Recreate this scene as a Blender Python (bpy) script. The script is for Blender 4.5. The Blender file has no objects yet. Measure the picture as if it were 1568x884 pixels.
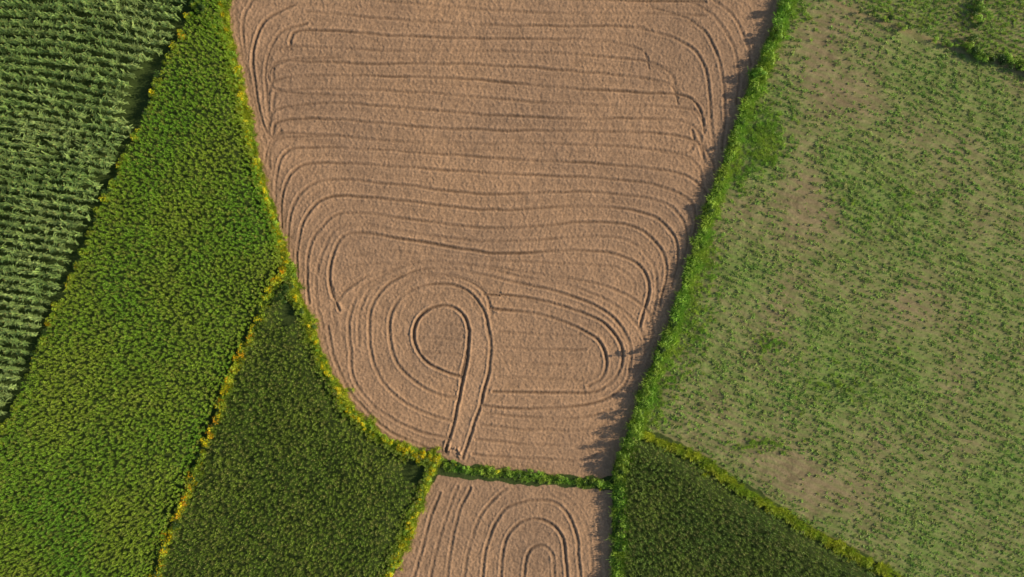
import bpy, math, random
import numpy as np
random.seed(7); RNG=np.random.default_rng(7)
CAMH=104.5
SUN_EL=22.0; SH=(-1.0,-0.15)

scene=bpy.context.scene
def W(p,h=0.0):
    f=1-h/CAMH
    return ((p[0]-784)/10*f,(442-p[1])/10*f)
def WP(pts,h=0.0): return np.array([W(p,h) for p in pts])

# ---------- noise ----------
_lat={}
def vnoise(x,y,scale,seed=0):
    if seed not in _lat: _lat[seed]=np.random.default_rng(1000+seed).random((256,256))
    L=_lat[seed]
    x=np.asarray(x,float); y=np.asarray(y,float)
    a0=0.6+seed*0.37; c,s=math.cos(a0),math.sin(a0)
    u=(x*c-y*s)/scale+37.3; v=(x*s+y*c)/scale+91.7
    i=np.floor(u).astype(int); j=np.floor(v).astype(int)
    a=u-i; b=v-j; a=a*a*(3-2*a); b=b*b*(3-2*b)
    i0=i%256;i1=(i+1)%256;j0=j%256;j1=(j+1)%256
    return (L[i0,j0]*(1-a)+L[i1,j0]*a)*(1-b)+(L[i0,j1]*(1-a)+L[i1,j1]*a)*b
def fbm(x,y,scale,seed=0,o=3):
    s=0;t=0;amp=1
    for k in range(o):
        s=s+amp*vnoise(x,y,scale/2**k,seed+k); t+=amp; amp*=0.55
    return s/t
def inpoly(x,y,P):
    r=np.zeros(np.shape(x),bool); n=len(P)
    for k in range(n):
        x0,y0=P[k]; x1,y1=P[(k+1)%n]
        if y0==y1: continue
        c=((y0>y)!=(y1>y))&(x<(x1-x0)*(y-y0)/(y1-y0)+x0)
        r^=c
    return r
def smooth(pts,step=5.0):
    P=[np.array(p,float) for p in pts]
    P=[2*P[0]-P[1]]+P+[2*P[-1]-P[-2]]
    out=[]
    for k in range(1,len(P)-2):
        a,b,c,d=P[k-1],P[k],P[k+1],P[k+2]
        n=max(2,int(np.linalg.norm(c-b)/step))
        for i in range(n):
            t=i/n
            out.append(0.5*((2*b)+(c-a)*t+(2*a-5*b+4*c-d)*t*t+(-a+3*b-3*c+d)*t**3))
    out.append(P[-2])
    return np.array(out)

# ---------- region outlines (survey coordinates, 10 units = 1 m) ----------
LB=[(330,-250),(338,-60),(345,0),(352,50),(364,105),(376,160),(388,215),(406,285),(428,350),(441,400),(456,445),(482,510),(508,572),(545,632),(590,672),(640,692),(680,702)]
RB=[(938,730),(950,690),(972,640),(990,585),(1003,540),(1022,505),(1045,430),(1080,330),(1110,240),(1140,150),(1170,80),(1200,0),(1240,-100),(1290,-250)]
E=LB+[(720,712),(800,722),(900,730)]+RB
F=[(672,728),(760,738),(850,745),(937,752),(938,900),(930,1150),(520,1150),(600,890),(635,800),(655,750)]
AB=[(330,-80),(292,0),(272,48),(250,92),(222,160),(192,225),(160,290),(133,355),(108,410),(80,470),(52,535),(25,600),(0,660),(-120,930),(-200,1100)]
A=[(-250,-200),(350,-200)]+[(p[0]-10,p[1]-3) for p in AB]+[(-260,1100)]
BC=[(440,405),(408,455),(378,520),(345,600),(312,685),(288,750),(262,810),(240,870),(200,1000),(160,1120)]
B=[(p[0]+6,p[1]+3) for p in AB[::-1]]+[(335,-80)]+[(p[0]-8,p[1]) for p in LB[2:10]]+[(p[0]-9,p[1]-2) for p in BC]
FL=[(668,712),(655,752),(630,805),(605,870),(575,960),(530,1120)]
C=[(p[0]+7,p[1]+3) for p in BC[::-1]]+[(p[0]-10,p[1]+6) for p in LB[10:]]+[(p[0]-8,p[1]) for p in FL]
KL=[(972,660),(1020,678),(1070,705),(1130,745),(1210,795),(1290,842),(1380,890),(1500,950),(1700,1050)]
J=[(966,680)]+[(p[0]-6,p[1]+9) for p in KL]+[(1700,1150),(958,1150),(957,900),(957,760)]
HR=[(p[0]+7,p[1]) for p in RB]
I=[(980,650),(1000,600),(1030,515),(1054,430),(1090,325),(1120,235),(1150,150),(1183,80),(1212,0),(1300,-250),(1800,-250),(1800,1090)]+[(p[0]+6,p[1]-8) for p in KL[::-1]]
PATH=[(1180,-60),(1265,-5),(1320,22),(1400,52),(1455,74),(1500,85),(1568,112),(1700,170)]

# ---------- tractor lines ----------
lines=[]
def ln(s,*pts): lines.append((s,list(pts)))
def hy(x,k):
    return 20+23*k+0.047*(x-430)+4*math.sin(x*0.011+k*0.9)
for k in range(-9,9):
    y=20+23*k
    xl=428 if y>60 else (455 if y>30 else 470-(30-y)*0.1)
    xr=1070 if y>90 else (1030 if y>45 else 985)
    if y<0: xl,xr=400,1080
    pts=[(x,hy(x,k)) for x in np.linspace(xl,xr,9)]
    main=list(pts)
    if y>30:   # headland turns: line ends swing down along the edges
        r=1.0 if k%2 else 1.6
        main=[(xl-10*r,y+34*r),(xl-9*r,y+16*r),(xl+2,y+5*r)]+main[1:-1]+[(xr-24,hy(xr,k)+3),(xr,hy(xr,k)+14*r),(xr+8,hy(xr,k)+38*r)]
    ln(0.85+0.25*math.sin(k*2.1),*main)
    pts=[(x+8,yy+11.5+1.5*math.sin(x*0.02+k)) for x,yy in pts]
    ln(0.22,*pts)
ln(.6,(392,-10),(372,30),(374,85),(390,160),(408,225))
ln(.9,(450,8),(405,32),(388,75),(390,130),(402,190),(418,212),(430,200))
ln(1,(470,36),(428,52),(409,90),(408,140),(412,190))
ln(.4,(360,0),(366,60),(380,130),(396,200))
ln(1,(520,88),(440,93),(413,108),(414,128),(436,141),(560,148))
ln(.9,(980,45),(1040,62),(1074,92),(1085,140),(1088,190),(1094,230))
ln(.7,(1000,12),(1060,32),(1092,70),(1106,120),(1110,170),(1106,230))
ln(.7,(1040,-6),(1088,22),(1118,62),(1130,110),(1128,160))
ln(.6,(1080,-10),(1120,22),(1143,66),(1150,100))
ln(.4,(1120,-10),(1150,20),(1165,55))
ln(.9,(990,228),(1030,235),(1056,232),(1062,215),(1058,200))
ln(.6,(1078,225),(1092,250),(1096,270))
ln(.7,(405,250),(415,215),(440,205),(520,208))
arch=[
[(422,310),(424,265),(440,232),(490,226),(620,232),(760,243),(900,250),(1020,262),(1070,282),(1084,306),(1076,335)],
[(432,350),(432,300),(450,262),(495,250),(620,256),(760,266),(900,272),(1005,284),(1055,308),(1066,340),(1060,372)],
[(440,385),(443,335),(462,295),(505,275),(620,284),(740,297),(900,294),(1000,306),(1041,332),(1053,370),(1044,408)],
[(455,425),(456,370),(474,325),(515,300),(620,308),(760,322),(900,316),(985,326),(1026,355),(1038,395),(1028,442)],
[(472,465),(470,400),(488,352),(530,326),(640,338),(760,350),(900,340),(970,347),(1009,378),(1021,418),(1009,468)],
[(494,505),(484,440),(494,388),(530,345),(640,358),(760,370),(900,362),(962,370),(998,402),(1006,442),(996,492)],
[(520,475),(504,430),(512,385),(540,357),(640,370),(760,388),(880,384),(945,390),(982,412),(992,445),(980,500)]]
st=[.9,1.05,.85,1.1,1.0,.6,1.35]
for i,a in enumerate(arch):
    ln(st[i],*a)
    if i<4:
        b=arch[i+1]; ln(.2,*[((p[0]+q[0])/2,(p[1]+q[1])/2) for p,q in zip(a,b)])
ln(.4,(535,392),(600,385),(700,395),(830,402),(930,408),(965,425),(972,450))
ln(.5,(528,412),(560,405),(700,405),(830,420),(930,440),(985,470),(1000,505),(985,550),(960,600))
ln(.9,(508,440),(515,462),(530,445),(560,425))
ln(.6,(515,500),(512,465),(545,430),(600,412))
# spiral
ln(1.5,(706,578),(714,545),(718,508),(708,480),(684,468),(658,472),(640,488),(633,512),(640,538),(660,560),(690,573),(706,576))
for yy in (495,518,540): ln(.4,(648,yy),(680,yy+1),(704,yy+3))
ln(.25,(735,480),(712,450),(684,450),(645,452),(622,470),(614,505),(620,540),(640,570),(675,590),(700,594))
ln(1.3,(748,510),(740,475),(718,448),(686,436),(645,438),(613,458),(597,490),(597,525),(610,558),(640,588),(675,606),(698,610))
ln(.3,(582,530),(583,480),(604,446),(640,425),(700,424),(760,450),(820,462))
ln(1,(566,525),(568,475),(592,438),(640,414),(700,414),(780,430),(870,452),(930,480),(962,520),(965,560),(950,595),(905,618),(820,626),(738,622))
ln(.8,(566,525),(578,572),(610,610),(650,632),(692,645))
ln(.5,(550,530),(552,475),(580,428),(640,402),(715,405),(800,425),(880,440),(945,470),(982,510),(988,545))
ln(.9,(536,530),(536,485),(556,440),(600,415))
ln(.9,(536,530),(544,585),(585,632),(640,660),(688,672))
ln(.7,(503,500),(512,550),(545,612),(600,662),(660,688),(684,694))
ln(1.7,(745,495),(752,530),(747,575),(735,620),(722,662),(708,702))
ln(1.7,(718,505),(716,540),(709,580),(700,622),(690,662),(682,694))
ln(1.2,(742,450),(800,455),(870,472),(920,492),(948,525),(950,560),(930,590),(890,602),(755,600))
ln(1.5,(750,472),(820,480),(880,500),(918,525),(929,552),(922,578),(900,592))
for k,yy in enumerate((512,535,558,580)): ln(.55,(762,yy-4),(820,yy),(880,yy+2),(900-abs(yy-550)*.3,yy))
for k,yy in enumerate((636,655,678,700)): ln(.6,(742-k*6,yy-4),(820,yy+3),(890,yy+4),(935-k*5,yy-8))
ln(.8,(560,440),(620,420),(700,425),(740,445),(753,480))
# small field
ln(.9,(800,900),(806,850),(826,835),(845,850),(850,900))
ln(1,(765,960),(768,850),(790,805),(825,795),(856,815),(866,860),(868,960))
ln(.9,(735,980),(742,850),(765,790),(800,768),(845,768),(876,800),(886,860),(888,960))
ln(.9,(706,960),(716,850),(735,790),(760,760),(775,748))
ln(.8,(675,960),(690,840),(705,780),(720,748))
ln(.7,(644,960),(668,840),(688,780),(700,745))
ln(.7,(615,940),(640,860),(660,790),(672,755))
ln(.5,(905,960),(905,860),(895,800),(870,765),(850,755)); ln(.4,(922,960),(920,860),(915,790))

# ---------- terrain sheet ----------
def axis(f,step,o,ostep):
    a=list(np.arange(-f,f+1e-6,step)); b=list(np.arange(f+ostep,o,ostep))
    d=o; far=[]
    s=2.0
    while d<2500: far.append(d); d+=s; s*=1.5
    R=b+far
    return np.array([-v for v in R[::-1]]+a+R)
gx=axis(44.0,0.1,98,0.3); gy=axis(46.0,0.1,75,0.4)
nx,ny=len(gx),len(gy)
X,Y=np.meshgrid(gx,gy)
D=np.full(X.shape,9.0); S=np.zeros(X.shape)
R=1.1
for li,(s,pts) in enumerate(lines):
    P=smooth(pts,4.0); P=np.stack([(P[:,0]-784)/10,(442-P[:,1])/10],1)
    P=P+0.12*np.stack([vnoise(P[:,0],P[:,1],2.5,40+li%5)-.5,vnoise(P[:,0],P[:,1],2.5,50+li%5)-.5],1)*2
    sv=s*(0.15+1.5*fbm(P[:,0],P[:,1],7.0,60+li%7,2))
    for k in range(len(P)-1):
        a,b=P[k],P[k+1]
        x0,x1=min(a[0],b[0])-R,max(a[0],b[0])+R; y0,y1=min(a[1],b[1])-R,max(a[1],b[1])+R
        i0,i1=np.searchsorted(gx,[x0,x1]); j0,j1=np.searchsorted(gy,[y0,y1])
        if i1<=i0 or j1<=j0: continue
        xx=X[j0:j1,i0:i1]-a[0]; yy=Y[j0:j1,i0:i1]-a[1]
        d=b-a; L2=max(d@d,1e-9)
        t=np.clip((xx*d[0]+yy*d[1])/L2,0,1)
        dd=np.hypot(xx-t*d[0],yy-t*d[1])
        m=dd<D[j0:j1,i0:i1]
        D[j0:j1,i0:i1][m]=dd[m]; S[j0:j1,i0:i1][m]=sv[k]
wx=X+0.9*(fbm(X,Y,1.6,3,2)-.5); wy=Y+0.9*(fbm(X,Y,1.6,4,2)-.5)
mE=inpoly(wx,wy,WP(E)); mF=inpoly(wx,wy,WP(F)); mI=inpoly(wx,wy,WP(I))
soil=(mE|mF)
n1=fbm(X,Y,9,10,3); n2=fbm(X,Y,1.2,14,3); n3=vnoise(X,Y,0.28,18); n4=RNG.random(X.shape)
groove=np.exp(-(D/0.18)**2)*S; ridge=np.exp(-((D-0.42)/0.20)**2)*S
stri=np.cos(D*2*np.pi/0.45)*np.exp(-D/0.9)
Z=np.zeros(X.shape)
zs=-0.085*groove+0.055*ridge+0.006*stri+0.075*(n2-.5)+0.075*(n3-.5)+0.02*(n4-.5)
Z=np.where(soil,zs,0.05*(n2-.5)+0.03*(n3-.5))
Z=np.where((np.abs(X)>98)|(np.abs(Y)>75),-0.02,Z)
col=np.zeros(X.shape+(4,)); col[...,3]=1
base=np.array([0.425,0.256,0.150])
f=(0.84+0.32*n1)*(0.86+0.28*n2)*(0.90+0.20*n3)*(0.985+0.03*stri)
f=f*(1-0.40*np.clip(groove,0,1.3))*(1+0.10*ridge)  # furrow shading put into the soil colour: dark grooves, paler ridges
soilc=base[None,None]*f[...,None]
soilc=soilc*(1+np.stack([0.05*(n1-.5),0*n1,-0.10*(n1-.5)],-1))
px=X*10+784; py=442-Y*10
def G(cx,cy,sx,sy,a=0):
    c,s=math.cos(a),math.sin(a); u=(px-cx)*c+(py-cy)*s; v=-(px-cx)*s+(py-cy)*c
    return np.exp(-(u/sx)**2-(v/sy)**2)
g=fbm(X,Y,7,30,4)
grn=0.60+1.0*(g-.5)-0.36*G(1320,150,120,40,.4)-0.50*G(1240,730,100,35,.5)-0.35*G(1400,480,60,40)-.35*G(1230,330,50,100)-.3*G(1250,60,60,50)-.25*G(1450,230,60,30,.4)+0.4*G(1170,215,30,50)+.3*G(1070,480,50,90,.3)+.2*G(1480,780,140,80)+.25*G(1300,580,90,50)+.2*G(1350,320,80,60)
grn=np.clip(grn,0,1)
DENS=grn.copy()
IANG=math.radians(-25); IRS=1.12; ic_,is_=math.cos(IANG),math.sin(IANG); ICX,ICY=45.0,0.0
def rowphase(x,y):
    v=-(x-ICX)*is_+(y-ICY)*ic_
    return v-2.4*(vnoise(x,y,15,73)-.5)-.55*(vnoise(x,y,2.5,74)-.5)
ph=np.cos(rowphase(X,Y)/IRS*2*np.pi)
dry=np.array([0.30,0.225,0.118]); gg=np.array([0.20,0.270,0.066])
ge_=np.clip(grn+0.20*ph,0,1)
ic=(dry*(1-ge_[...,None])+gg*ge_[...,None])*(0.64+0.72*n2)[...,None]*(0.85+.3*n3)[...,None]
veg=np.array([0.06,0.085,0.022])*(0.7+0.6*n2)[...,None]
c3=np.where(mI[...,None],ic,veg)
far=((X<-95)|(X>95)|(Y>68)|(Y<-68))
c3=np.where(far[...,None],np.array([0.09,0.13,0.035])*(0.5+n1)[...,None],c3)
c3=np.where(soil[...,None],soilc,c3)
def distpoly(P,rad):
    DD=np.full(X.shape,99.0)
    for k in range(len(P)-1):
        a,b=P[k],P[k+1]
        x0,x1=min(a[0],b[0])-rad,max(a[0],b[0])+rad; y0,y1=min(a[1],b[1])-rad,max(a[1],b[1])+rad
        i0,i1=np.searchsorted(gx,[x0,x1]); j0,j1=np.searchsorted(gy,[y0,y1])
        if i1<=i0 or j1<=j0: continue
        xx=X[j0:j1,i0:i1]-a[0]; yy=Y[j0:j1,i0:i1]-a[1]; d=b-a
        t=np.clip((xx*d[0]+yy*d[1])/(d@d),0,1); dd=np.hypot(xx-t*d[0],yy-t*d[1])
        DD[j0:j1,i0:i1]=np.minimum(DD[j0:j1,i0:i1],dd)
    return DD
dp=distpoly(WP(smooth(PATH,20)),1.5)
w=np.exp(-(dp/0.38)**2)[...,None]*0.8*np.clip(n2*1.6,0,1)[...,None]
c3=c3*(1-w)+np.array([0.32,0.225,0.11])*w
dt=distpoly(WP(smooth([(734,500),(735,560),(722,620),(706,670),(695,700)],20)),2.5)
w=np.exp(-(dt/1.0)**4)[...,None]*0.10
c3=c3*(1+w)
dm=distpoly(WP([(684,678),(688,690),(702,686),(704,698)]),1.5)
Z+=0.35*np.exp(-(dm/0.30)**2)*n3
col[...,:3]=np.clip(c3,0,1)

def make_ground():
    me=bpy.data.meshes.new("ground")
    nv=nx*ny; me.vertices.add(nv)
    co=np.stack([X,Y,Z],-1).astype(np.float32).reshape(-1)
    me.vertices.foreach_set("co",co)
    idx=np.arange(nv).reshape(ny,nx)
    q=np.stack([idx[:-1,:-1],idx[:-1,1:],idx[1:,1:],idx[1:,:-1]],-1).reshape(-1,4)
    nf=len(q)
    me.loops.add(nf*4); me.polygons.add(nf)
    me.loops.foreach_set("vertex_index",q.reshape(-1).astype(np.int32))
    me.polygons.foreach_set("loop_start",(np.arange(nf)*4).astype(np.int32))
    me.polygons.foreach_set("loop_total",np.full(nf,4,np.int32))
    me.update(calc_edges=True)
    me.shade_smooth()
    a=me.color_attributes.new("Col","FLOAT_COLOR","POINT")
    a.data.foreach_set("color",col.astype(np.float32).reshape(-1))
    ob=bpy.data.objects.new("ground",me); scene.collection.objects.link(ob)
    m=bpy.data.materials.new("tilled_soil"); m.use_nodes=True; nt=m.node_tree; N=nt.nodes; L=nt.links
    bs=N["Principled BSDF"]; bs.inputs["Roughness"].default_value=0.95; bs.inputs["Specular IOR Level"].default_value=0.1
    at=N.new("ShaderNodeVertexColor"); at.layer_name="Col"
    ge=N.new("ShaderNodeNewGeometry")
    no=N.new("ShaderNodeTexNoise"); no.inputs["Scale"].default_value=3.5; no.inputs["Detail"].default_value=5; no.inputs["Roughness"].default_value=0.8
    L.new(ge.outputs["Position"],no.inputs["Vector"])
    mr=N.new("ShaderNodeMapRange"); mr.inputs[1].default_value=0.3; mr.inputs[2].default_value=0.7; mr.inputs[3].default_value=0.70; mr.inputs[4].default_value=1.26
    L.new(no.outputs["Fac"],mr.inputs[0])
    mx=N.new("ShaderNodeVectorMath"); mx.operation='SCALE'
    L.new(at.outputs["Color"],mx.inputs[0]); L.new(mr.outputs[0],mx.inputs["Scale"])
    L.new(mx.outputs[0],bs.inputs["Base Color"])
    bu=N.new("ShaderNodeBump"); bu.inputs["Strength"].default_value=0.6; bu.inputs["Distance"].default_value=0.07
    L.new(no.outputs["Fac"],bu.inputs["Height"]); L.new(bu.outputs[0],bs.inputs["Normal"])
    me.materials.append(m)
make_ground()

# ---------- vegetation materials ----------
def leafmat(name,c1,c2,c3=None,scale=0.12,transl=0.35,rough=0.5,spec=0.25,rv=0.4):
    m=bpy.data.materials.new(name); m.use_nodes=True; nt=m.node_tree; N=nt.nodes; L=nt.links
    bs=N["Principled BSDF"]; out=N["Material Output"]
    bs.inputs["Roughness"].default_value=rough; bs.inputs["Specular IOR Level"].default_value=spec
    ge=N.new("ShaderNodeNewGeometry"); no=N.new("ShaderNodeTexNoise"); no.inputs["Scale"].default_value=scale; no.inputs["Detail"].default_value=3
    L.new(ge.outputs["Position"],no.inputs["Vector"])
    cr=N.new("ShaderNodeValToRGB"); e=cr.color_ramp.elements
    e[0].position=0.38; e[0].color=(*c1,1); e[1].position=0.62; e[1].color=(*c2,1)
    L.new(no.outputs["Fac"],cr.inputs[0])
    oi=N.new("ShaderNodeObjectInfo")
    mr=N.new("ShaderNodeMapRange"); mr.inputs[3].default_value=1-rv; mr.inputs[4].default_value=1+rv
    L.new(oi.outputs["Random"],mr.inputs[0])
    src=cr.outputs[0]
    if c3:
        mi=N.new("ShaderNodeMix"); mi.data_type='RGBA'
        m2=N.new("ShaderNodeMath"); m2.operation='MULTIPLY'; m2.inputs[1].default_value=7.31
        m3=N.new("ShaderNodeMath"); m3.operation='FRACT'
        m4=N.new("ShaderNodeMath"); m4.operation='GREATER_THAN'; m4.inputs[1].default_value=0.82
        L.new(oi.outputs["Random"],m2.inputs[0]); L.new(m2.outputs[0],m3.inputs[0]); L.new(m3.outputs[0],m4.inputs[0])
        L.new(m4.outputs[0],mi.inputs[0]); L.new(src,mi.inputs[6]); mi.inputs[7].default_value=(*c3,1); src=mi.outputs[2]
    sc=N.new("ShaderNodeVectorMath"); sc.operation='SCALE'
    L.new(src,sc.inputs[0]); L.new(mr.outputs[0],sc.inputs["Scale"])
    L.new(sc.outputs[0],bs.inputs["Base Color"])
    if transl>0:
        tr=N.new("ShaderNodeBsdfTranslucent"); L.new(sc.outputs[0],tr.inputs["Color"])
        ms=N.new("ShaderNodeMixShader"); ms.inputs[0].default_value=transl
        L.new(bs.outputs[0],ms.inputs[1]); L.new(tr.outputs[0],ms.inputs[2]); L.new(ms.outputs[0],out.inputs[0])
    return m
M_corn=leafmat("corn_leaf",(0.30,0.43,0.11),(0.40,0.51,0.155),scale=0.15,spec=.4,rough=.45)
M_crop=leafmat("crop_leaf",(0.235,0.45,0.030),(0.37,0.49,0.040),(0.36,0.42,0.055),scale=0.07,rv=.24)
M_dark=leafmat("dark_crop_leaf",(0.17,0.265,0.026),(0.235,0.32,0.034),(0.24,0.26,0.05),scale=0.12,rv=.3)
M_deep=leafmat("deep_green_crop_leaf",(0.12,0.205,0.026),(0.175,0.25,0.032),(0.18,0.20,0.045),scale=0.12,rv=.3)  # own darker green of the bottom-right crop
M_tas=leafmat("tassel",(0.38,0.34,0.10),(0.42,0.40,0.12),scale=0.2)
M_grass=leafmat("bank_grass",(0.23,0.43,0.045),(0.36,0.50,0.055),scale=0.3,rv=0.35)
M_weed=leafmat("weed_blade",(0.31,0.49,0.10),(0.41,0.54,0.13),(0.45,0.45,0.17),scale=0.25,rv=0.3)
M_hedge=leafmat("hedge_leaf",(0.30,0.43,0.03),(0.48,0.53,0.035),scale=0.4,rv=0.3)
M_hdark=leafmat("shrub_leaf",(0.06,0.12,0.02),(0.10,0.18,0.03),scale=0.4,rv=0.3)
M_flow=leafmat("yellow_petal",(0.85,0.62,0.01),(0.90,0.76,0.02),scale=1.0,rv=0.1)
M_oran=leafmat("orange_petal",(0.85,0.42,0.01),(0.90,0.52,0.02),scale=1.0,rv=0.1)
M_bark=leafmat("bark",(0.12,0.09,0.06),(0.17,0.13,0.09),scale=2,transl=0.0,rv=0.1)

class MB:
    def __init__(s): s.v=[]; s.f=[]; s.m=[]
    def ribbon(s,o,az,L,w,p0,p1,n,mi,tip=0.12):
        x,y,z=o; ca,sa=math.cos(az),math.sin(az); b=len(s.v)
        for k in range(n+1):
            t=k/n; ww=w*0.5*(tip+(1-tip)*math.sin(math.pi*min(1,0.22+0.78*t)))
            if k==n: ww=w*0.06
            s.v.append((x-sa*ww,y+ca*ww,z)); s.v.append((x+sa*ww,y-ca*ww,z))
            p=p0+(p1-p0)*t
            x+=ca*math.cos(p)*L/n; y+=sa*math.cos(p)*L/n; z+=math.sin(p)*L/n
            z=max(z,0.02)
        for k in range(n):
            s.f.append((b+2*k,b+2*k+1,b+2*k+3,b+2*k+2)); s.m.append(mi)
    def leaf(s,c,nrm,size,mi,asp=0.55):
        n=np.array(nrm,float); n/=np.linalg.norm(n)
        r=np.array([random.gauss(0,1) for _ in range(3)]); u=np.cross(n,r); u/=np.linalg.norm(u); v=np.cross(n,u)
        c=np.array(c); b=len(s.v)
        for (a,d) in ((-1,0),(-.1,-asp),(1,0),(-.1,asp)): s.v.append(tuple(c+size*(a*u+d*v)))
        s.f.append((b,b+1,b+2,b+3)); s.m.append(mi)
    def disc(s,c,nrm,r,mi,k=6):
        n=np.array(nrm,float); n/=np.linalg.norm(n); u=np.cross(n,(0.3,1,.2)); u/=np.linalg.norm(u); v=np.cross(n,u); b=len(s.v)
        for i in range(k):
            a=2*math.pi*i/k; s.v.append(tuple(np.array(c)+r*(math.cos(a)*u+math.sin(a)*v)))
        s.f.append(tuple(range(b,b+k))); s.m.append(mi)
    def tube(s,P,Rr,mi,k=6):
        b=len(s.v)
        for j,(p,r) in enumerate(zip(P,Rr)):
            p=np.array(p,float); q=np.array(P[min(j+1,len(P)-1)],float)-np.array(P[max(j-1,0)],float); q/=np.linalg.norm(q)
            u=np.cross(q,(0.9,.3,0.1)); u/=np.linalg.norm(u); v=np.cross(q,u)
            for i in range(k):
                a=2*math.pi*i/k; s.v.append(tuple(p+r*(math.cos(a)*u+math.sin(a)*v)))
        for j in range(len(P)-1):
            for i in range(k):
                s.f.append((b+j*k+i,b+j*k+(i+1)%k,b+(j+1)*k+(i+1)%k,b+(j+1)*k+i)); s.m.append(mi)
    def mesh(s,name,mats):
        me=bpy.data.meshes.new(name); me.from_pydata(s.v,[],s.f)
        for m in mats: me.materials.append(m)
        me.polygons.foreach_set("material_index",s.m); me.update(); return me
U=random.uniform
def corn(h=2.0,nl=9,Lf=0.72,w=0.13,mats=None,tas=True):
    b=MB(); b.tube([(0,0,0),(0.02,0,h*.5),(0,0.02,h)],[0.025,0.02,0.01],0,4)
    a=U(0,6)
    for k in range(nl):
        t=(k+0.5)/nl; a+=math.pi+U(-.5,.5)
        b.ribbon((0,0,h*(0.35+0.6*t)),a,Lf*U(.75,1.1)*(1-0.35*abs(t-.5)),w,U(.5,1.0),U(-1.0,-.4),4,0)
    if tas:
        for k in range(4): b.ribbon((0,0,h),U(0,6.3),0.28,0.035,1.3,U(.3,.9),2,1)
    return b.mesh("corn",mats)
def crop(mats,h=1.6,nl=9,tas=4):
    b=MB(); a=U(0,6)
    for k in range(nl):
        t=(k+.5)/nl; a+=2.4+U(-.4,.4)
        b.ribbon((U(-.04,.04),U(-.04,.04),h*(0.64+0.34*t)),a,U(.22,.36),0.075,U(.4,1.1),U(-.8,0),3,0)
    for k in range(tas): b.ribbon((U(-.05,.05),U(-.05,.05),h),U(0,6.3),0.18,0.04,1.1,U(.2,.8),2,1)
    return b.mesh("crop",mats)
def tuft(mats,h=0.8,n=24,w=0.05,spread=0.2):
    b=MB()
    for k in range(n):
        b.ribbon((U(-spread,spread),U(-spread,spread),0),U(0,6.3),h*U(.6,1.2),w,U(.9,1.5),U(-.4,.8),3,0)
    return b.mesh("tuft",mats)
def clump(mats,h=1.3,r=0.55,n=140,fl=0,ls=0.10,fs=1.0):
    b=MB()
    for k in range(4): 
        a=U(0,6.3); b.tube([(0,0,0),(math.cos(a)*r*.3,math.sin(a)*r*.3,h*.5),(math.cos(a)*r*.5,math.sin(a)*r*.5,h*.85)],[.02,.015,.008],2,3)
    lob=[(U(0,6.3),U(.2,.7),U(.55,1.1)) for _ in range(4)]
    for k in range(n):
        la,lr,lh=random.choice(lob); cx,cy=math.cos(la)*lr*r,math.sin(la)*lr*r
        a=U(0,6.3); q=r*.6*math.sqrt(U(0,1)); z=h*lh*(1-0.4*(q/(r*.6))**2)*(1-0.7*U(0,1)**2)
        x,y=cx+math.cos(a)*q,cy+math.sin(a)*q; b.leaf((x,y,z),(math.cos(a)*q*2+U(-.7,.7),math.sin(a)*q*2+U(-.7,.7),0.8),ls*U(.6,1.3),0)
    for k in range(fl):
        la,lr,lh=random.choice(lob); cx,cy=math.cos(la)*lr*r,math.sin(la)*lr*r
        a=U(0,6.3); q=r*.6*math.sqrt(U(0,1)); z=h*lh*(1-0.35*(q/(r*.6))**2)+U(0.02,.12)
        b.disc((cx+math.cos(a)*q,cy+math.sin(a)*q,z),(U(0,.9),U(-.3,.3),1),U(.05,.09)*fs,1)
    return b.mesh("clump",mats)

def lib(name,meshes):
    c=bpy.data.collections.new(name)
    for i,m in enumerate(meshes): c.objects.link(bpy.data.objects.new("%s_%02d"%(name,i),m))
    return c
def gn_for(coll):
    ng=bpy.data.node_groups.new("scatter_"+coll.name,"GeometryNodeTree")
    ng.interface.new_socket("Geometry",in_out='INPUT',socket_type='NodeSocketGeometry')
    ng.interface.new_socket("Geometry",in_out='OUTPUT',socket_type='NodeSocketGeometry')
    N=ng.nodes; L=ng.links
    gi=N.new("NodeGroupInput"); go=N.new("NodeGroupOutput")
    ci=N.new("GeometryNodeCollectionInfo"); ci.inputs[0].default_value=coll; ci.inputs[1].default_value=True; ci.inputs[2].default_value=True
    ip=N.new("GeometryNodeInstanceOnPoints"); ip.inputs["Pick Instance"].default_value=True
    def at(n,t):
        a=N.new("GeometryNodeInputNamedAttribute"); a.data_type=t; a.inputs[0].default_value=n; return a.outputs[0]
    L.new(gi.outputs[0],ip.inputs["Points"]); L.new(ci.outputs[0],ip.inputs["Instance"])
    L.new(at("vidx","INT"),ip.inputs["Instance Index"])
    L.new(at("rot","FLOAT_VECTOR"),ip.inputs["Rotation"])
    L.new(at("scl","FLOAT_VECTOR"),ip.inputs["Scale"])
    L.new(ip.outputs[0],go.inputs[0])
    return ng
NG={}
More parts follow.
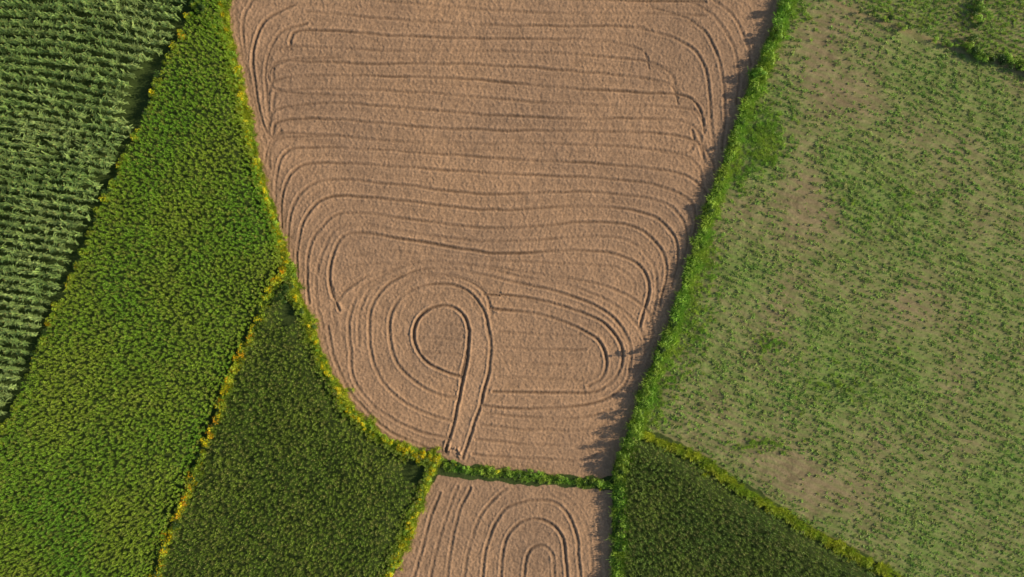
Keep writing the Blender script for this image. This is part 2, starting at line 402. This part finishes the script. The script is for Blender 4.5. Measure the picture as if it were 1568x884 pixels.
def scatter(name,pts,coll,smin,smax,idx=None,zs=None,tilt=0.12):
    n=len(pts); me=bpy.data.meshes.new(name); me.vertices.add(n)
    co=np.zeros((n,3),np.float32); co[:,:2]=pts; co[:,2]=-0.03; me.vertices.foreach_set("co",co.reshape(-1))
    k=len(coll.objects)
    if idx is None: idx=RNG.integers(0,k,n)
    rot=np.zeros((n,3),np.float32); rot[:,2]=RNG.random(n)*6.283; rot[:,0]=RNG.normal(0,tilt,n); rot[:,1]=RNG.normal(0,tilt,n)
    s=RNG.uniform(smin,smax,n)
    if zs is not None: s=s*zs
    sc=np.stack([s,s,s],1).astype(np.float32)
    a=me.attributes.new("vidx","INT","POINT"); a.data.foreach_set("value",np.asarray(idx,np.int32))
    a=me.attributes.new("rot","FLOAT_VECTOR","POINT"); a.data.foreach_set("vector",rot.reshape(-1))
    a=me.attributes.new("scl","FLOAT_VECTOR","POINT"); a.data.foreach_set("vector",sc.reshape(-1))
    ob=bpy.data.objects.new(name,me); scene.collection.objects.link(ob)
    if coll.name not in NG: NG[coll.name]=gn_for(coll)
    md=ob.modifiers.new("scatter",'NODES'); md.node_group=NG[coll.name]
    print(name,n); return ob
def rows(poly,ang,rs,ps,jit,warp=0.0,wsc=12,seed=70):
    c,s=math.cos(ang),math.sin(ang); P=np.array(poly); cx,cy=P.mean(0); R=np.max(np.hypot(P[:,0]-cx,P[:,1]-cy))+2
    u=np.arange(-R,R,ps); v=np.arange(-R,R,rs); Uu,V=np.meshgrid(u,v); Uu=Uu.ravel()+RNG.uniform(-ps/2,ps/2,Uu.size); V=V.ravel()
    V=V+warp*(vnoise(Uu,V,wsc,seed)-.5)+RNG.normal(0,jit,V.size)
    x=cx+Uu*c-V*s; y=cy+Uu*s+V*c
    m=inpoly(x+.6*(vnoise(x,y,1.1,76)-.5),y+.6*(vnoise(x,y,1.1,77)-.5),P); return np.stack([x[m],y[m]],1)
def along(pts,width,dens,h=0,off=0.0):
    P=WP(smooth(pts,10),h); d=np.diff(P,axis=0); l=np.hypot(d[:,0],d[:,1]); cum=np.concatenate([[0],np.cumsum(l)])
    n=int(cum[-1]*width*dens); t=RNG.uniform(0,cum[-1],n); k=np.clip(np.searchsorted(cum,t)-1,0,len(l)-1); f=(t-cum[k])/l[k]
    p=P[k]+d[k]*f[:,None]; nn=np.stack([-d[k,1],d[k,0]],1)/l[k][:,None]
    wv=width*(0.45+1.1*vnoise(t,t*0,1.8,81)); cv=0.5*(vnoise(t,t*0,2.5,82)-.5)
    return p+nn*(RNG.normal(0,.33,n)*wv+off+cv)[:,None]

L_corn=lib("corn_plant",[corn(mats=[M_corn,M_tas]) for _ in range(5)])
L_crop=lib("crop_plant",[crop([M_crop,M_tas],tas=i%3) for i in range(5)])
L_dark=lib("dark_crop_plant",[crop([M_dark,M_tas],tas=1+i%3) for i in range(5)])
L_deep=lib("deep_green_crop_plant",[crop([M_deep,M_tas],tas=1+i%2) for i in range(5)])
L_grass=lib("grass_tuft",[tuft([M_grass]) for _ in range(4)])
L_ygrass=lib("verge_grass_tuft",[tuft([M_hedge],h=.7) for _ in range(3)])
L_weed=lib("weed_tuft",[tuft([M_weed],h=0.34,n=14,w=0.07,spread=0.15) for _ in range(4)])
L_hedge=lib("hedge_clump",[clump([M_hedge,M_flow,M_bark],fl=0),clump([M_hedge,M_flow,M_bark],fl=10),clump([M_hedge,M_flow,M_bark],fl=38),clump([M_hedge,M_oran,M_bark],fl=40),clump([M_hdark,M_flow,M_bark],fl=0),clump([M_grass,M_flow,M_bark],fl=0)])

HC=2.0
pA=rows(WP(A,HC*.9),math.radians(-9),1.32,0.28,0.06,warp=2.2,wsc=14)
ppx=pA[:,0]/(1-HC*.9/CAMH)*10+784; ppy=442-pA[:,1]/(1-HC*.9/CAMH)*10
gap=inpoly(ppx,ppy,np.array([(262,80),(230,160),(205,210),(183,180),(198,120),(222,90)]))
gap|=inpoly(ppx,ppy,np.array([(160,262),(178,285),(160,304),(142,268)]))
pA=pA[~gap&(vnoise(pA[:,0],pA[:,1],1.2,90)>0.12)]
scatter("corn_field",pA,L_corn,0.75,1.15)
pB=rows(WP(B,1.5),math.radians(-22),0.42,0.34,0.14,warp=1.0)
scatter("green_crop_field",pB,L_crop,0.92,1.12,zs=.95+.10*vnoise(pB[:,0],pB[:,1],1.6,88))
pC=rows(WP(C,1.5),math.radians(-35),0.46,0.35,0.14,warp=1.0)
ppx=pC[:,0]/(1-1.5/CAMH)*10+784; ppy=442-pC[:,1]/(1-1.5/CAMH)*10
g2=(((ppx-632)/17)**2+((ppy-722)/20)**2<1)|(((ppx-440)/12)**2+((ppy-482)/20)**2<1)
pC=pC[~g2]
scatter("dark_crop_field",pC,L_dark,0.88,1.15,zs=.88+.24*vnoise(pC[:,0],pC[:,1],1.4,88))
pJ=rows(WP(J,1.6),math.radians(-28),0.48,0.35,0.14,warp=1.0)
scatter("deep_green_crop_field",pJ,L_deep,0.95,1.25,zs=.9+.2*vnoise(pJ[:,0],pJ[:,1],1.4,88))

def samp(arr,p):
    i=np.clip(np.searchsorted(gx,p[:,0]),0,nx-1); j=np.clip(np.searchsorted(gy,p[:,1]),0,ny-1); return arr[j,i]
def offpath(p): return p[samp(dp,p)>0.42]
cand=offpath(rows(WP(I),0.3,0.25,0.25,0.1))
phv=np.cos(rowphase(cand[:,0],cand[:,1])/IRS*2*np.pi); dn=samp(DENS,cand)
k=(RNG.random(len(cand))<np.clip(dn*1.15,0.10,1)*(0.0+1.6*vnoise(cand[:,0],cand[:,1],1.3,95))*np.where(phv>0.3,0.68,0.10))
pI=cand[k]
scatter("young_crop_rows",pI,L_weed,0.55,1.25,tilt=.25)
pI2=offpath(rows(WP(I),0.7,0.55,0.55,0.2)); dn=samp(DENS,pI2)
k=RNG.random(len(pI2))<np.clip(dn*0.9,0.08,1); scatter("ground_weeds",pI2[k],L_weed,0.3,0.75,tilt=.3)
UR=[(1275,-10),(1320,12),(1400,44),(1470,70),(1510,78),(1568,100),(1750,180),(1800,-250),(1200,-250)]
scatter("grass_meadow",offpath(rows(WP(UR),math.radians(-24),0.85,0.42,0.15)),L_grass,0.35,0.7)

scatter("grass_bank",np.concatenate([along(HR,1.1,16),along(HR,0.8,1.6,off=-1.0)]),L_grass,0.8,1.8)
gp=[]
for cx,cy,sx,sy,n in ((1168,212,16,26,420),(1130,262,10,20,120),(1056,480,20,40,300),(1030,560,14,30,120),(1085,400,12,26,120),(1180,525,14,10,50),(1165,680,25,6,60),(1000,620,12,20,120),(1215,20,16,22,90),(1300,580,45,25,110),(1350,320,50,25,60)):
    q=np.stack([RNG.normal(cx,sx,n),RNG.normal(cy,sy,n)],1); gp.append(np.array([W(p) for p in q]))
gp=np.concatenate(gp); gp=gp[inpoly(gp[:,0],gp[:,1],WP(I))]
scatter("tall_grass",gp,L_grass,0.4,0.8)
pK=along(KL,1.1,12); scatter("grass_bank",pK,L_ygrass,0.7,1.3)
HJ=[(956,690),(950,740),(948,800),(947,890),(945,1000)]
scatter("grass_bank",along(HJ,1.3,14),L_grass,0.8,1.8)
scatter("grass_verge",along([(p[0]-4,p[1]+1) for p in LB],1.4,15),L_ygrass,0.6,1.4)
scatter("grass_verge",along([(p[0]-3,p[1]) for p in FL],1.2,14),L_ygrass,0.6,1.3)
def hedge(name,pts,width,dens,fl,h=1.2,smin=.5,smax=1.1,dark=0.1,kind='y',off=0):
    p=along(pts,width,dens,h*.7,off); n=len(p); q=fbm(p[:,0],p[:,1],2.6,99,2); r=RNG.random(n)
    idx=np.where(r<dark,4,5 if kind=='g' else np.where(r<.4,5,0))
    f=(q*0.65+RNG.random(n)*0.35)<fl
    idx=np.where(f,2 if kind!='o' else np.where(RNG.random(n)<.65,2,3),np.where((RNG.random(n)<fl*.8),1,idx))
    return scatter(name,p,L_hedge,smin,smax,idx=idx)
hedge("flowering_hedge",[(p[0]-6,p[1]+1) for p in LB],0.8,5,0.46,smin=.4,smax=1.0)
hedge("flowering_hedge",[(p[0]-5,p[1]) for p in FL],0.9,5,0.46,smin=.4,smax=1.0)
hedge("flowering_hedge",[(610,684),(640,696),(668,702)],1.4,5,0.52,smin=.6,smax=1.1)
hedge("flowering_hedge",BC,0.8,5,0.48,kind='o',h=1.8,smin=.7,smax=1.45,dark=.3)
hedge("flowering_hedge",[(p[0]+2,p[1]+2) for p in AB],0.5,3.4,0.34,kind='o',h=1.8,smin=.6,smax=1.4,dark=.35)
hedge("green_hedge",[(690,714),(760,724),(850,733),(930,741)],0.7,4,0.03,kind='g',smin=.4,smax=.9,dark=.15)
scatter("grass_verge",along([(680,712),(760,724),(850,733),(936,742)],1.0,10),L_grass,0.4,1.0)
hedge("green_hedge",[(p[0]+7,p[1]) for p in RB],0.7,2.6,0.0,kind='g',smin=.7,smax=1.35,dark=.12)
hedge("green_hedge",[(p[0]+1,p[1]) for p in HJ],0.8,3.6,0.0,kind='g',smin=.9,smax=1.5,dark=.12)
hedge("green_hedge",[(1478,76),(1520,90),(1568,106),(1700,165)],1.0,5,0.0,kind='g',smin=.6,smax=1.2,dark=.5,off=.5)
hedge("green_hedge",[(1512,-100),(1502,0),(1494,40),(1488,72)],0.8,5,0.0,kind='g',smin=.6,smax=1.2,dark=.5)
hedge("green_hedge",[(1275,-10),(1330,16),(1400,44),(1470,70)],0.6,1.6,0.0,kind='g',smin=.4,smax=.9,dark=.4)
hedge("green_hedge",[(300,-30),(312,15),(330,40)],1.6,4,0.1,kind='g',smin=.7,smax=1.3,dark=.5)

def tree(name,at,H,cr,trunk,nl,mats):
    b=MB(); tz=H*trunk
    b.tube([(0,0,-.1),(0.05,0.03,tz*.5),(0,0.05,tz),(0.05,0,H*.85)],[.09*H/4,.07*H/4,.05*H/4,.015],1,7)
    ends=[]
    for k in range(7):
        a=U(0,6.3); z=tz*U(.75,1)+k*0.08*(H-tz); r=cr*U(.5,.95); e=(math.cos(a)*r,math.sin(a)*r,min(H*.95,z+r*U(.4,1.0)))
        b.tube([(0,0.04,z),(e[0]*.5,e[1]*.5,(z+e[2])/2+.05),e],[.035*H/4,.022*H/4,.008],1,4); ends.append(e)
    ends.append((0,0,H*.93)); ends.append((0,0,H*.75))
    for e in ends:
        rr=cr*U(.35,.55)
        for k in range(nl):
            d=np.array([random.gauss(0,1) for _ in range(3)]); d/=np.linalg.norm(d); p=np.array(e)+d*rr*U(.3,1)**.6*np.array([1,1,.8])
            b.leaf(p,d+np.array([0,0,.6]),U(.06,.12),0)
    me=b.mesh(name,mats); ob=bpy.data.objects.new(name,me); x,y=W(at); ob.location=(x,y,0); ob.rotation_euler[2]=U(0,6); scene.collection.objects.link(ob)
tree("small_tree",(1008,534),3.3,0.55,.4,90,[M_hdark,M_bark])
for (x,y,h,r) in [(1003,560,1.6,.6),(988,598,2.0,.8),(976,632,2.3,.9),(968,655,2.4,1.0),(958,676,2.6,1.1),(952,694,2.5,1.1),(950,712,2.2,1.0),(1162,118,2.1,.8),(1174,95,2.0,.8),(1152,140,1.9,.7),(1188,55,2.0,.8),(1198,20,2.2,.8),(1122,222,1.4,.6),(1087,315,1.6,.6),(915,738,1.4,.5),(445,440,2.0,.9),(436,456,1.8,.8),(318,18,2.2,.9),(300,5,2.0,.8)]:
    tree("shrub",(x,y),h,r,.35,80,[M_grass if x>700 else M_hdark,M_bark])

# ---------- light, sky, camera ----------
dx,dy=-SH[0],-SH[1]; az=math.atan2(dx,dy); el=math.radians(SUN_EL)
w=bpy.data.worlds.new("World"); scene.world=w; w.use_nodes=True; N=w.node_tree.nodes; L=w.node_tree.links
sk=N.new("ShaderNodeTexSky"); sk.sky_type='NISHITA'; sk.sun_disc=False; sk.sun_elevation=el; sk.sun_rotation=az
bg=N["Background"]; L.new(sk.outputs[0],bg.inputs[0]); bg.inputs[1].default_value=0.11
sd=bpy.data.lights.new("sun","SUN"); sd.energy=5.0; sd.angle=math.radians(0.6); sd.color=(1,.90,.70)
so=bpy.data.objects.new("sun",sd); scene.collection.objects.link(so)
from mathutils import Vector
v=Vector((dx,dy,0)).normalized()*math.cos(el)+Vector((0,0,math.sin(el)))
so.rotation_euler=v.to_track_quat('Z','Y').to_euler(); so.location=(60,10,60)
cd=bpy.data.cameras.new("camera"); cd.lens=24; cd.sensor_width=36; cd.clip_end=6000
co=bpy.data.objects.new("camera",cd); co.location=(0,0,CAMH); scene.collection.objects.link(co); scene.camera=co
scene.view_settings.view_transform='Standard'; scene.view_settings.look='None'; scene.view_settings.exposure=0
